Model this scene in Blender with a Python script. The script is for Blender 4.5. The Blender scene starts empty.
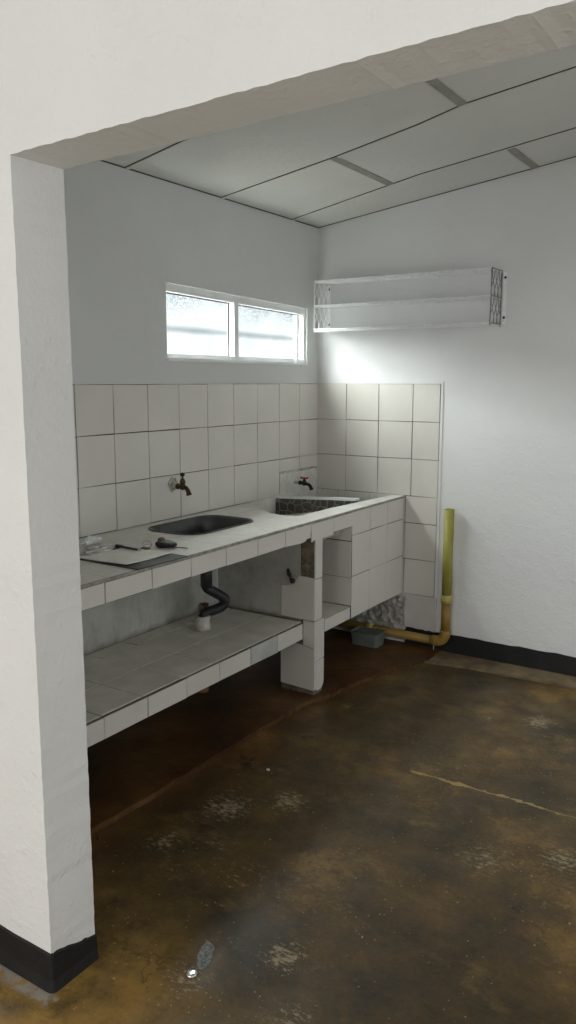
import bpy, bmesh, math, random
from mathutils import Vector, Matrix, noise
random.seed(7)
S = bpy.context.scene
C = S.collection
PI = math.pi

# ------------------------------------------------------------------ camera
CAM_F = 803.56
cam_data = bpy.data.cameras.new('camera')
cam = bpy.data.objects.new('camera', cam_data); C.objects.link(cam)
cam_data.sensor_fit = 'VERTICAL'; cam_data.sensor_height = 36.0
cam_data.lens = CAM_F / 1024.0 * 36.0
cam_data.clip_start = 0.02
_p, _r, _y = 0.161865849, 0.00174031353, -0.574455872
_F = Vector((math.sin(_y)*math.cos(_p), math.cos(_y)*math.cos(_p), -math.sin(_p)))
_R = Vector((math.cos(_y), -math.sin(_y), 0)); _U = _R.cross(_F)
_R2 = math.cos(_r)*_R + math.sin(_r)*_U; _U2 = -math.sin(_r)*_R + math.cos(_r)*_U
M = Matrix((( _R2.x, _U2.x, -_F.x, 2.37310752), (_R2.y, _U2.y, -_F.y, -3.97057714),
            (_R2.z, _U2.z, -_F.z, 1.45730019), (0, 0, 0, 1)))
cam.matrix_world = M
S.camera = cam

# ------------------------------------------------------------------ world, lights, exposure
S.view_settings.view_transform = 'Standard'
S.view_settings.look = 'None'
S.view_settings.gamma = 1.0
S.view_settings.use_curve_mapping = False
S.view_settings.exposure = 0.16
world = bpy.data.worlds.new('daylight'); S.world = world
world.use_nodes = True
world.node_tree.nodes['Background'].inputs[0].default_value = (0.84, 0.93, 1.0, 1)
world.node_tree.nodes['Background'].inputs[1].default_value = 1.0

def area(name, loc, target, sx, sy, power, color):
    l = bpy.data.lights.new(name, 'AREA'); l.shape = 'RECTANGLE'
    l.size = sx; l.size_y = sy; l.energy = power; l.color = color
    o = bpy.data.objects.new(name, l); C.objects.link(o)
    o.location = loc
    o.rotation_euler = (Vector(target) - Vector(loc)).to_track_quat('-Z', 'Y').to_euler()
    return o
# daylight through the big rear window and the side doorway of the front room
area('rear_window_daylight', (1.2, -6.55, 1.55), (1.2, -3.2, 0.1), 2.6, 1.5, 56, (1.0, 0.985, 0.972))
area('side_window_daylight', (4.65, -4.6, 1.5), (0, -4.4, 1.2), 1.4, 1.3, 10, (1.0, 0.985, 0.96))
area('side_doorway_daylight', (4.65, -1.45, 1.25), (0, -1.35, 1.35), 1.9, 2.1, 9.0, (1.0, 0.99, 0.965))
# open sky above the yard, falling in through the frosted high window
area('yard_sky_daylight', (-1.45, -0.80, 3.0), (0, -0.69, 1.70), 3.2, 2.2, 1750, (1.0, 1.0, 0.985))

# ------------------------------------------------------------------ material helpers
def lin(r, g, b):
    def c(v):
        v /= 255.0
        return v/12.92 if v <= 0.04045 else ((v+0.055)/1.055)**2.4
    return (c(r), c(g), c(b), 1)

class NT:
    def __init__(self, name):
        self.m = bpy.data.materials.new(name); self.m.use_nodes = True
        self.t = self.m.node_tree; self.n = self.t.nodes; self.l = self.t.links
        self.b = self.n['Principled BSDF']
        self.pos = self.n.new('ShaderNodeNewGeometry').outputs['Position']
    def noise(self, scale, detail=4, rough=0.55, vec=None):
        n = self.n.new('ShaderNodeTexNoise'); n.inputs['Scale'].default_value = scale
        n.inputs['Detail'].default_value = detail; n.inputs['Roughness'].default_value = rough
        self.l.new(vec or self.pos, n.inputs['Vector']); return n.outputs['Fac']
    def voro(self, scale, feature='F1', vec=None, out='Distance'):
        n = self.n.new('ShaderNodeTexVoronoi'); n.feature = feature; n.inputs['Scale'].default_value = scale
        self.l.new(vec or self.pos, n.inputs['Vector']); return n.outputs[out]
    def ramp(self, fac, stops):
        n = self.n.new('ShaderNodeValToRGB'); e = n.color_ramp.elements
        while len(e) < len(stops): e.new(0.5)
        for i, (p, c) in enumerate(stops):
            e[i].position = p; e[i].color = c if len(c) == 4 else (*c, 1)
        self.l.new(fac, n.inputs[0]); return n.outputs[0]
    def step(self, fac, a, b):
        n = self.n.new('ShaderNodeMapRange'); n.clamp = True
        n.inputs[1].default_value = a; n.inputs[2].default_value = b
        self.l.new(fac, n.inputs[0]); return n.outputs[0]
    def math(self, op, a, b=None, c=None):
        n = self.n.new('ShaderNodeMath'); n.operation = op
        for i, v in enumerate((a, b, c)):
            if v is None: continue
            if isinstance(v, (int, float)): n.inputs[i].default_value = v
            else: self.l.new(v, n.inputs[i])
        return n.outputs[0]
    def mix(self, fac, a, b, mode='MIX'):
        n = self.n.new('ShaderNodeMix'); n.data_type = 'RGBA'; n.blend_type = mode
        for sock, v in ((n.inputs[0], fac), (n.inputs[6], a), (n.inputs[7], b)):
            if isinstance(v, (int, float)): sock.default_value = v
            elif isinstance(v, tuple): sock.default_value = v
            else: self.l.new(v, sock)
        return n.outputs[2]
    def xyz(self):
        n = self.n.new('ShaderNodeSeparateXYZ'); self.l.new(self.pos, n.inputs[0]); return n.outputs
    def scaled(self, s):
        n = self.n.new('ShaderNodeVectorMath'); n.operation = 'MULTIPLY'
        self.l.new(self.pos, n.inputs[0]); n.inputs[1].default_value = s; return n.outputs[0]
    def bump(self, h, strength=0.3, dist=0.01):
        n = self.n.new('ShaderNodeBump'); n.inputs['Strength'].default_value = strength
        n.inputs['Distance'].default_value = dist; self.l.new(h, n.inputs['Height'])
        self.l.new(n.outputs[0], self.b.inputs['Normal'])
    def set(self, color=None, rough=None, metal=None, spec=None):
        for k, v in (('Base Color', color), ('Roughness', rough), ('Metallic', metal), ('Specular IOR Level', spec)):
            if v is None: continue
            if isinstance(v, (int, float, tuple)): self.b.inputs[k].default_value = v
            else: self.l.new(v, self.b.inputs[k])
        return self

def simple(name, rgb, rough=0.5, metal=0.0, var=0.06, scale=30, bump=0.0, bscale=200, spec=None):
    t = NT(name); c = lin(*rgb)
    d = tuple(max(0, v*(1-2*var)) for v in c[:3]) + (1,)
    u = tuple(min(1, v*(1+2*var)) for v in c[:3]) + (1,)
    t.set(t.ramp(t.noise(scale), [(0.3, d), (0.7, u)]), rough, metal, spec)
    if bump: t.bump(t.noise(bscale, 3), bump, 0.004)
    return t.m

def paint(name, rgb, bump=0.26):
    t = NT(name); c = lin(*rgb)
    d = tuple(v*0.94 for v in c[:3]) + (1,)
    t.set(t.ramp(t.noise(2.2, 5), [(0.3, d), (0.7, c)]), 0.62, 0, 0.3)
    h = t.math('ADD', t.math('MULTIPLY', t.noise(70, 3), 0.5), t.math('MULTIPLY', t.noise(18, 4), 0.9))
    h = t.math('ADD', h, t.math('MULTIPLY', t.step(t.noise(33, 2), 0.6, 0.72), 0.35))
    t.bump(h, bump, 0.012)
    return t.m

WALL = paint('white_wall_paint', (229, 229, 228))
WALLGREY = paint('grey_white_wall_paint', (214, 215, 212), 0.12)
BLACK = simple('black_skirting_paint', (15, 15, 15), 0.6, 0, 0.3, 14, 0.3, 90)
TILE = simple('cream_glazed_tile', (216, 212, 204), 0.28, 0, 0.03, 3, 0.03, 12)
EDGE_TILE = TILE
SHELF_TILE = simple('worn_grey_cream_tile', (222, 218, 207), 0.45, 0, 0.07, 9, 0.05, 60)
GROUT = simple('dark_grout', (78, 72, 62), 0.9, 0, 0.3, 60, 0.3, 300)
CEMENT = simple('grey_cement', (178, 175, 166), 0.9, 0, 0.18, 14, 0.5, 120)
PLASTER = simple('dirty_plaster', (186, 187, 182), 0.85, 0, 0.1, 7, 0.4, 45)
BROWN_CEMENT = simple('exposed_brown_cement', (116, 106, 90), 0.95, 0, 0.25, 40, 0.8, 160)
WHITEPAINT = simple('white_gloss_paint', (236, 238, 236), 0.35, 0, 0.03, 12, 0.08, 60)
WIRE = simple('white_coated_wire', (242, 243, 242), 0.4, 0, 0.05, 50)
GREYWIRE = simple('grey_wire', (128, 128, 126), 0.4, 0.3, 0.1, 50)
DARKMETAL = simple('dark_screw_metal', (50, 48, 45), 0.45, 0.6, 0.1, 80)
BRASS = simple('tarnished_brass', (84, 66, 42), 0.55, 0.6, 0.35, 60, 0.3, 200)
BLACKMETAL = simple('black_tap_metal', (30, 29, 28), 0.4, 0.2, 0.2, 60)
REDPL = simple('red_plastic', (170, 28, 36), 0.4, 0, 0.08, 60)
WHITEPVC = simple('white_pvc', (205, 203, 192), 0.45, 0, 0.08, 40)
YELLOW = simple('green_yellow_pipe', (150, 146, 68), 0.5, 0, 0.08, 12)
OCHRE = simple('ochre_pipe', (148, 118, 52), 0.5, 0, 0.12, 12)
CREAMPIPE = simple('cream_yellow_sleeve', (188, 172, 104), 0.45, 0, 0.08, 20)
RUBBER = simple('black_corrugated_plastic', (40, 41, 42), 0.45, 0, 0.15, 40)
TUBM = simple('pale_green_grey_plastic', (104, 111, 104), 0.5, 0, 0.08, 20)
PAPER = simple('white_paper', (236, 233, 224), 0.8, 0, 0.02, 20)
BOARD = simple('dark_grey_board', (58, 59, 60), 0.55, 0, 0.08, 40)
CHROME = simple('chrome', (210, 210, 208), 0.2, 0.9, 0.04, 40)
NAVY = simple('navy_pen_plastic', (22, 25, 48), 0.35, 0, 0.08, 60)
BLACKPL = simple('black_plastic', (24, 22, 22), 0.45, 0, 0.15, 60)
LEATHER = simple('brown_key_tag', (110, 66, 52), 0.6, 0, 0.2, 80)
RUST = simple('rusty_metal', (104, 56, 40), 0.8, 0.2, 0.35, 80, 0.5, 200)
TANPVC = simple('tan_pvc_stub', (170, 124, 76), 0.6, 0, 0.15, 40)
LEAF = simple('grey_dry_leaf', (112, 116, 112), 0.8, 0, 0.3, 120, 0.5, 200)
CHIP = simple('white_paint_chip', (214, 210, 196), 0.7, 0, 0.05, 60)
BATTEN = simple('grey_ceiling_batten', (150, 149, 142), 0.7, 0, 0.1, 12)
SEAM = simple('dark_ceiling_gap', (84, 80, 74), 0.9, 0, 0.2, 30)

def ceiling_mat():
    t = NT('white_ceiling_board'); x = t.xyz()
    base = t.ramp(t.noise(1.3, 5), [(0.3, lin(206, 206, 201)), (0.7, lin(226, 226, 221))])
    spots = t.math('MULTIPLY', t.step(t.noise(55, 4, 0.7), 0.56, 0.7), t.step(t.noise(2.6, 3), 0.5, 0.66))
    t.set(t.mix(t.math('MULTIPLY', spots, 0.4), base, lin(112, 106, 96)), 0.7, 0, 0.3)
    t.bump(t.math('ADD', t.noise(40, 3), t.noise(9, 2)), 0.15, 0.01)
    return t.m
CEIL = ceiling_mat()

def steel_mat():
    t = NT('dull_dark_steel')
    t.set(t.ramp(t.noise(14, 4), [(0.3, lin(74, 75, 75)), (0.7, lin(98, 99, 98))]),
          t.ramp(t.noise(25, 4), [(0.3, (0.36,)*3), (0.7, (0.5,)*3)]), 0.85)
    return t.m
STEEL = steel_mat()

def counter_mat():
    t = NT('white_counter_tile_top')
    base = t.ramp(t.noise(5, 5), [(0.3, lin(212, 209, 201)), (0.7, lin(230, 228, 222))])
    dirt = t.math('MULTIPLY', t.step(t.noise(28, 5, 0.7), 0.55, 0.7), 0.35)
    x = t.xyz()
    m = t.math('PINGPONG', t.math('ADD', x[1], 0.01), 0.1)
    m2 = t.math('PINGPONG', t.math('ADD', x[0], -0.16), 0.1)
    j = t.math('MAXIMUM', t.math('LESS_THAN', m, 0.0016), t.math('LESS_THAN', m2, 0.0016))
    col = t.mix(dirt, base, lin(150, 143, 128))
    t.set(t.mix(t.math('MULTIPLY', j, 0.5), col, lin(110, 104, 94)), 0.38, 0, 0.5)
    t.bump(t.noise(50, 3), 0.05, 0.004)
    return t.m
COUNTER = counter_mat()

def pebble_mat():
    t = NT('pebble_pattern_tile')
    cell = t.voro(23, out='Color')
    e = t.voro(23, 'DISTANCE_TO_EDGE')
    for nd in t.n:
        if nd.type == 'TEX_VORONOI': nd.inputs['Randomness'].default_value = 0.55
    stone = t.mix(t.math('MULTIPLY', t.noise(40, 4), 0.7), lin(44, 42, 38), lin(128, 124, 116))
    stone = t.mix(0.35, stone, t.mix(cell, lin(40, 38, 36), lin(130, 127, 120)))
    t.set(t.mix(t.step(e, 0.03, 0.09), lin(138, 134, 124), stone), 0.4)
    t.bump(t.step(e, 0.0, 0.15), 0.4, 0.005)
    return t.m
PEBBLE = pebble_mat()

def pane_mat(name):
    t = NT(name)
    x = t.xyz()
    n1 = t.noise(110, 2)
    up = t.step(x[2], 1.71, 1.84)
    speck = t.math('MULTIPLY', t.step(n1, 0.42, 0.62), t.math('MULTIPLY', up, t.step(t.noise(3.0, 2), 0.35, 0.6)))
    bar = t.math('SUBTRACT', 1.0, t.step(t.math('ABSOLUTE', t.math('SUBTRACT', x[2], 1.685)), 0.002, 0.022))
    cloud = t.step(t.noise(7, 3), 0.3, 0.8)
    d = t.math('ADD', t.math('MULTIPLY', speck, 0.9), t.math('MULTIPLY', bar, 0.5))
    d = t.math('ADD', d, t.math('MULTIPLY', cloud, 0.25))
    d = t.math('MINIMUM', d, 1.0)
    tr = t.n.new('ShaderNodeBsdfTransparent'); tl = t.n.new('ShaderNodeBsdfTranslucent'); gl = t.n.new('ShaderNodeBsdfGlossy')
    t.l.new(t.mix(d, (0.66, 0.68, 0.68, 1), (0.34, 0.37, 0.37, 1)), tr.inputs[0])
    t.l.new(t.mix(d, (0.020, 0.0205, 0.0205, 1), (0.006, 0.0062, 0.0062, 1)), tl.inputs[0])
    gl.inputs[0].default_value = (0.05, 0.05, 0.05, 1); gl.inputs[1].default_value = 0.3
    a1 = t.n.new('ShaderNodeAddShader'); a2 = t.n.new('ShaderNodeAddShader')
    t.l.new(tr.outputs[0], a1.inputs[0]); t.l.new(tl.outputs[0], a1.inputs[1])
    t.l.new(a1.outputs[0], a2.inputs[0]); t.l.new(gl.outputs[0], a2.inputs[1])
    t.l.new(a2.outputs[0], t.n['Material Output'].inputs[0])
    return t.m
PANE = pane_mat('frosted_daylit_glass')

def floor_mat():
    t = NT('sealed_brown_concrete'); x = t.xyz()
    base = t.ramp(t.noise(1.9, 8, 0.68), [(0.32, lin(36, 29, 17)), (0.44, lin(66, 53, 28)), (0.56, lin(92, 72, 38)), (0.68, lin(130, 102, 52))])
    blot = t.step(t.noise(5.2, 8, 0.72), 0.47, 0.60)
    c = t.mix(t.math('MULTIPLY', blot, 0.55), base, lin(54, 46, 33))
    gold = t.math('MULTIPLY', t.step(t.noise(3.4, 7, 0.74, t.scaled((1, 1.5, 1.7))), 0.55, 0.68), 0.5)
    c = t.mix(gold, c, lin(134, 109, 60))
    # grain of the worn surface
    c = t.mix(0.55, c, t.ramp(t.noise(70, 5, 0.8), [(0.3, (0.25,)*3), (0.5, (0.5,)*3), (0.72, (0.85,)*3)]), 'OVERLAY')
    # ochre area around the foot of the wall opening, then ochre front-room floor, lightened to bounce light upward
    dx = t.math('SUBTRACT', x[0], 0.9); dy = t.math('SUBTRACT', x[1], -2.95)
    r = t.math('SQRT', t.math('ADD', t.math('MULTIPLY', dx, dx), t.math('MULTIPLY', dy, dy)))
    och = t.math('MULTIPLY', t.math('SUBTRACT', 1.0, t.step(r, 0.10, 0.62)), t.step(t.noise(8, 7, 0.75), 0.34, 0.58))
    c = t.mix(t.math('MULTIPLY', och, 0.72), c, lin(172, 136, 68))
    front = t.math('SUBTRACT', 1.0, t.step(t.math('ADD', x[1], t.math('MULTIPLY', t.noise(4, 4), 0.3)), -3.1, -2.75))
    c = t.mix(t.math('MULTIPLY', front, 0.8), c, t.ramp(t.noise(9, 6, 0.7), [(0.35, lin(186, 166, 126)), (0.65, lin(224, 210, 180))]))
    # reddish brown stain along the kerb under the counter
    red = t.math('MULTIPLY', t.math('SUBTRACT', 1.0, t.step(x[0], 0.56, 0.80)), t.step(t.noise(3.5, 6, 0.7), 0.35, 0.6))
    c = t.mix(t.math('MULTIPLY', red, 0.55), c, lin(104, 66, 32))
    # worn pale scratches
    worn = t.math('MULTIPLY', t.step(t.noise(26, 8, 0.8, t.scaled((1, 2.4, 1))), 0.56, 0.66), t.step(t.noise(2.9, 5, 0.65), 0.53, 0.64))
    c = t.mix(t.math('MULTIPLY', worn, 0.7), c, lin(186, 164, 118))
    # patches where the sealer has flaked to a pale crust
    px = t.noise(38, 9, 0.8, t.scaled((1, 1.9, 1)))
    for cx, cy, rad, thr in ((0.80, -1.92, 0.13, 0.47), (0.95, -1.77, 0.11, 0.47), (0.75, -2.2, 0.10, 0.49), (1.50, -0.62, 0.10, 0.46), (1.30, -0.70, 0.10, 0.53),
                        (1.36, -2.42, 0.09, 0.47), (1.20, -2.62, 0.12, 0.52), (1.65, -1.72, 0.20, 0.53), (0.72, -0.92, 0.08, 0.52), (1.50, -2.60, 0.14, 0.52), (1.85, -1.60, 0.15, 0.50), (0.90, -2.12, 0.12, 0.55)):
        ax_ = t.math('SUBTRACT', x[0], cx); ay_ = t.math('SUBTRACT', x[1], cy)
        rr_ = t.math('SQRT', t.math('ADD', t.math('MULTIPLY', ax_, ax_), t.math('MULTIPLY', ay_, ay_)))
        pm = t.step(t.math('SUBTRACT', px, t.math('MULTIPLY', t.step(rr_, rad*0.1, rad*1.3), 0.22)), thr-0.03, thr+0.05)
        c = t.mix(t.math('MULTIPLY', pm, 0.55), c, lin(188, 172, 136))
    # black spots, fading out away from the counter
    blk = t.math('MULTIPLY', t.step(t.noise(6.5, 7, 0.7), 0.58, 0.65), t.math('SUBTRACT', 1.0, t.step(x[0], 0.75, 1.15)))
    c = t.mix(t.math('MULTIPLY', blk, 0.75), c, lin(17, 15, 13))
    # little pale specks
    sp = t.math('MULTIPLY', t.math('SUBTRACT', 1.0, t.step(t.voro(17), 0.035, 0.075)), t.step(t.noise(5, 3), 0.46, 0.56))
    sp2 = t.math('MULTIPLY', t.math('SUBTRACT', 1.0, t.step(t.voro(46), 0.06, 0.13)), t.step(t.noise(7, 3), 0.46, 0.56))
    c = t.mix(t.math('MULTIPLY', t.math('MAXIMUM', sp, sp2), 0.5), c, lin(206, 190, 150))
    # pale filled crack across the floor
    wob = t.math('MULTIPLY', t.math('SUBTRACT', t.noise(5, 6, 0.7), 0.5), 0.05)
    dist = t.math('ABSOLUTE', t.math('ADD', t.math('ADD', x[1], 1.325), wob))
    wid = t.math('ADD', t.math('MULTIPLY', t.step(t.noise(9, 5, 0.7), 0.50, 0.75), 0.024), 0.0025)
    on = t.math('MULTIPLY', t.math('LESS_THAN', dist, wid), t.math('GREATER_THAN', t.math('ADD', x[0], t.math('MULTIPLY', t.noise(40, 2), 0.05)), 1.24))
    c = t.mix(t.math('MULTIPLY', on, 0.8), c, lin(172, 144, 86))
    # fine hairline cracks
    wv = t.n.new('ShaderNodeTexNoise'); wv.inputs['Scale'].default_value = 7; wv.inputs['Detail'].default_value = 5
    t.l.new(t.pos, wv.inputs['Vector'])
    ad = t.n.new('ShaderNodeVectorMath'); ad.operation = 'MULTIPLY_ADD'
    t.l.new(wv.outputs['Color'], ad.inputs[0]); ad.inputs[1].default_value = (0.25, 0.25, 0.25); t.l.new(t.pos, ad.inputs[2])
    hair = t.math('MULTIPLY', t.math('SUBTRACT', 1.0, t.step(t.voro(2.6, 'DISTANCE_TO_EDGE', ad.outputs[0]), 0.003, 0.008)), t.step(t.noise(2.0, 3), 0.52, 0.58))
    c = t.mix(t.math('MULTIPLY', hair, 0.4), c, lin(18, 16, 14))
    # cement smear along the skirting of the opening wall
    sm = t.math('MULTIPLY', t.math('LESS_THAN', x[0], 0.99), t.math('SUBTRACT', 1.0, t.step(t.math('ABSOLUTE', t.math('ADD', x[1], 2.852)), 0.010, 0.026)))
    sm = t.math('MULTIPLY', sm, t.step(t.noise(26, 6, 0.75), 0.38, 0.52))
    c = t.mix(t.math('MULTIPLY', sm, 0.8), c, lin(158, 156, 150))
    ro = t.ramp(t.noise(7, 7, 0.7), [(0.3, (0.30,)*3), (0.7, (0.58,)*3)])
    t.set(c, ro, 0, 0.36)
    h = t.math('ADD', t.noise(120, 4), t.math('MULTIPLY', t.noise(12, 6), 1.5))
    t.bump(h, 0.13, 0.006)
    return t.m
FLOOR = floor_mat()

def slab_mat():
    t = NT('rough_brown_slab_concrete'); x = t.xyz()
    c = t.ramp(t.noise(2.4, 6, 0.65), [(0.3, lin(38, 25, 12)), (0.5, lin(80, 50, 21)), (0.7, lin(108, 80, 42))])
    c = t.mix(t.math('MULTIPLY', t.step(t.noise(7, 5, 0.7), 0.5, 0.66), 0.5), c, lin(27, 22, 16))
    t.set(c, 0.5, 0, 0.4)
    t.bump(t.noise(35, 5), 0.3, 0.01)
    return t.m
SLAB = slab_mat()
STRIP = simple('pale_cement_strip', (116, 100, 74), 0.65, 0, 0.22, 11, 0.4, 60)

# ------------------------------------------------------------------ mesh helpers
def obj(name, bm, mats, parent=None, smooth=False):
    me = bpy.data.meshes.new(name)
    bmesh.ops.recalc_face_normals(bm, faces=bm.faces[:])
    bm.to_mesh(me); bm.free()
    for m in (mats if isinstance(mats, (list, tuple)) else [mats]): me.materials.append(m)
    if smooth:
        for p in me.polygons: p.use_smooth = True
    o = bpy.data.objects.new(name, me); C.objects.link(o)
    if parent is not None:
        o.parent = parent
        o.matrix_parent_inverse = Matrix.Translation(-parent.location) if parent.type == 'EMPTY' else Matrix()
    return o

def struct(name, bm, mats, parent=None, smooth=False):
    o = obj(name, bm, mats, parent, smooth)
    if parent is None: o['kind'] = 'structure'
    return o

def thing(name, label, cat, loc, group=None):
    o = bpy.data.objects.new(name, None); C.objects.link(o)
    o.location = loc; o.empty_display_size = 0.05
    o['label'] = label; o['category'] = cat
    if group: o['group'] = group
    return o

def tag(o, label, cat, group=None):
    o['label'] = label; o['category'] = cat
    if group: o['group'] = group
    return o

def box(bm, lo, hi, bevel=0.0, seg=2, mat=0):
    lo, hi = Vector(lo), Vector(hi)
    r = bmesh.ops.create_cube(bm, size=1.0)
    vs = r['verts']
    for v in vs:
        v.co = Vector((lo[i] + (v.co[i]+0.5)*(hi[i]-lo[i]) for i in range(3)))
    fs = set(f for v in vs for f in v.link_faces)
    for f in fs: f.material_index = mat
    if bevel:
        es = list(set(e for v in vs for e in v.link_edges))
        rb = bmesh.ops.bevel(bm, geom=es, offset=bevel, segments=seg, affect='EDGES', profile=0.5)
        for f in rb['faces']: f.material_index = mat
    return vs

def frame_axes(d):
    d = d.normalized()
    a = Vector((0, 0, 1)) if abs(d.z) < 0.9 else Vector((1, 0, 0))
    u = d.cross(a).normalized(); return u, d.cross(u).normalized()

def tube(bm, pts, rad, seg=10, cap=True, mat=0):
    pts = [Vector(p) for p in pts]; n = len(pts)
    rads = rad if isinstance(rad, (list, tuple)) else [rad]*n
    rings = []; u = None
    for i, p in enumerate(pts):
        d = (pts[min(i+1, n-1)] - pts[max(i-1, 0)]).normalized()
        if u is None: u, v = frame_axes(d)
        else:
            u = (u - d*u.dot(d)).normalized()
        v = d.cross(u)
        rings.append([bm.verts.new(p + rads[i]*(math.cos(2*PI*k/seg)*u + math.sin(2*PI*k/seg)*v)) for k in range(seg)])
    fs = []
    for a, b in zip(rings, rings[1:]):
        for k in range(seg):
            fs.append(bm.faces.new((a[k], a[(k+1) % seg], b[(k+1) % seg], b[k])))
    if cap:
        fs.append(bm.faces.new(rings[0][::-1])); fs.append(bm.faces.new(rings[-1]))
    for f in fs: f.material_index = mat
    return rings

def lathe(bm, prof, origin, axis=(0, 0, 1), seg=20, mat=0):
    """prof: list of (radius, distance along the axis)"""
    ax = Vector(axis).normalized(); u, v = frame_axes(ax); o = Vector(origin)
    rings = []
    for r, h in prof:
        r = max(r, 1e-5)
        rings.append([bm.verts.new(o + ax*h + r*(math.cos(2*PI*k/seg)*u + math.sin(2*PI*k/seg)*v)) for k in range(seg)])
    for a, b in zip(rings, rings[1:]):
        for k in range(seg):
            f = bm.faces.new((a[k], a[(k+1) % seg], b[(k+1) % seg], b[k])); f.material_index = mat
    for rg, rv in ((rings[0], True), (rings[-1], False)):
        f = bm.faces.new(rg[::-1] if rv else rg); f.material_index = mat

def prism(bm, outer, holes, z0, z1, to3=lambda p, z: Vector((p[0], p[1], z)), mat=0):
    """flat plate with holes; to3 maps (2-D point, height) to space"""
    loops = [outer] + list(holes)
    es = []; vv = []
    for lp in loops:
        vs = [bm.verts.new(to3(p, z1)) for p in lp]; vv.append(vs)
        for a, b in zip(vs, vs[1:] + vs[:1]): es.append(bm.edges.new((a, b)))
    r = bmesh.ops.triangle_fill(bm, use_beauty=True, use_dissolve=False, edges=es)
    top = [g for g in r['geom'] if isinstance(g, bmesh.types.BMFace)]
    low = {}
    for vs, lp in zip(vv, loops):
        for v, p in zip(vs, lp): low[v] = bm.verts.new(to3(p, z0))
    fs = list(top)
    for f in top: fs.append(bm.faces.new([low[v] for v in reversed(f.verts)]))
    for vs in vv:
        for a, b in zip(vs, vs[1:] + vs[:1]):
            fs.append(bm.faces.new((a, b, low[b], low[a])))
    for f in fs: f.material_index = mat
    return top

def rounded(x0, y0, x1, y1, r, seg=6):
    pts = []
    for cx, cy, a in ((x1-r, y1-r, 0), (x0+r, y1-r, 90), (x0+r, y0+r, 180), (x1-r, y0+r, 270)):
        for k in range(seg+1):
            t = math.radians(a + 90*k/seg); pts.append((cx + r*math.cos(t), cy + r*math.sin(t)))
    return pts

def plate(bm, poly, o, u, v, n, thick, inset=0.0012, mat=0):
    """a tile: polygon in (u,v), rising from the surface along n with a chamfered front"""
    o, u, v, n = Vector(o), Vector(u), Vector(v), Vector(n)
    c = (sum(p[0] for p in poly)/len(poly), sum(p[1] for p in poly)/len(poly))
    def P(p, h, ins):
        dx, dy = p[0]-c[0], p[1]-c[1]
        L = math.hypot(dx, dy) or 1
        k = 1 - ins*1.4/L
        return o + u*(c[0]+dx*k) + v*(c[1]+dy*k) + n*h
    rings = [[bm.verts.new(P(p, h, i)) for p in poly] for h, i in ((0, 0), (thick-inset, 0), (thick, inset))]
    for a, b in zip(rings, rings[1:]):
        for k in range(len(poly)):
            f = bm.faces.new((a[k], a[(k+1) % len(poly)], b[(k+1) % len(poly)], b[k])); f.material_index = mat
    f = bm.faces.new(rings[-1]); f.material_index = mat
    f = bm.faces.new(rings[0][::-1]); f.material_index = mat

def tiles(bm, o, u, v, n, us, vs, gap=0.003, thick=0.006, skip=(), jit=0.0012, custom=None, back=True, bed=True):
    """rectangular tiling with grout bed; mat 0 = tile, mat 1 = grout"""
    custom = custom or {}
    for i in range(len(us)-1):
        for j in range(len(vs)-1):
            a, b = min(us[i], us[i+1])+gap/2, max(us[i], us[i+1])-gap/2
            c, d = min(vs[j], vs[j+1])+gap/2, max(vs[j], vs[j+1])-gap/2
            poly = custom.get((i, j)) or [(a, c), (b, c), (b, d), (a, d)]
            poly = [(p[0]+random.uniform(-jit, jit), p[1]+random.uniform(-jit, jit)) for p in poly]
            if (i, j) not in skip: plate(bm, poly, o, u, v, n, thick + random.uniform(-0.0006, 0.0006), mat=0)
            if back:
                O, U, V, N = Vector(o), Vector(u), Vector(v), Vector(n)
                a, b, c, d = a-gap/2, b+gap/2, c-gap/2, d+gap/2
                q = [bm.verts.new(O+U*s+V*w+N*h) for h in (0.0, thick*0.6) for s, w in ((a, c), (b, c), (b, d), (a, d))]
                if (i, j) in custom or ((i, j) in skip and not bed): continue
                for ix in ((0, 1, 2, 3), (4, 5, 6, 7), (0, 1, 5, 4), (1, 2, 6, 5), (2, 3, 7, 6), (3, 0, 4, 7)):
                    f = bm.faces.new([q[k] for k in ix]); f.material_index = 1

def jag(p, q, n, amp, rnd=random):
    """points from p to q (q excluded) with small sideways wobble"""
    p, q = Vector(p), Vector(q); d = (q-p); s = Vector((-d.y, d.x)).normalized()
    return [tuple(p + d*(k/n) + s*(rnd.uniform(-amp, amp) if k else 0)) for k in range(n)]

# ================================================================== SETTING
CZ, CS = 2.29, 0.132                                  # alcove ceiling: z = CZ + CS*x
FY0, FY1 = -2.825, -2.685                             # wall with the opening
XR, YB, XL = 4.7, -6.7, -1.6                          # rest of the front room
def ceil_z(x): return CZ + CS*x

bm = bmesh.new(); box(bm, (XL-0.15, YB-0.15, -0.12), (XR+0.15, 0.12, 0.0))
floor = struct('floor', bm, FLOOR)
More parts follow.
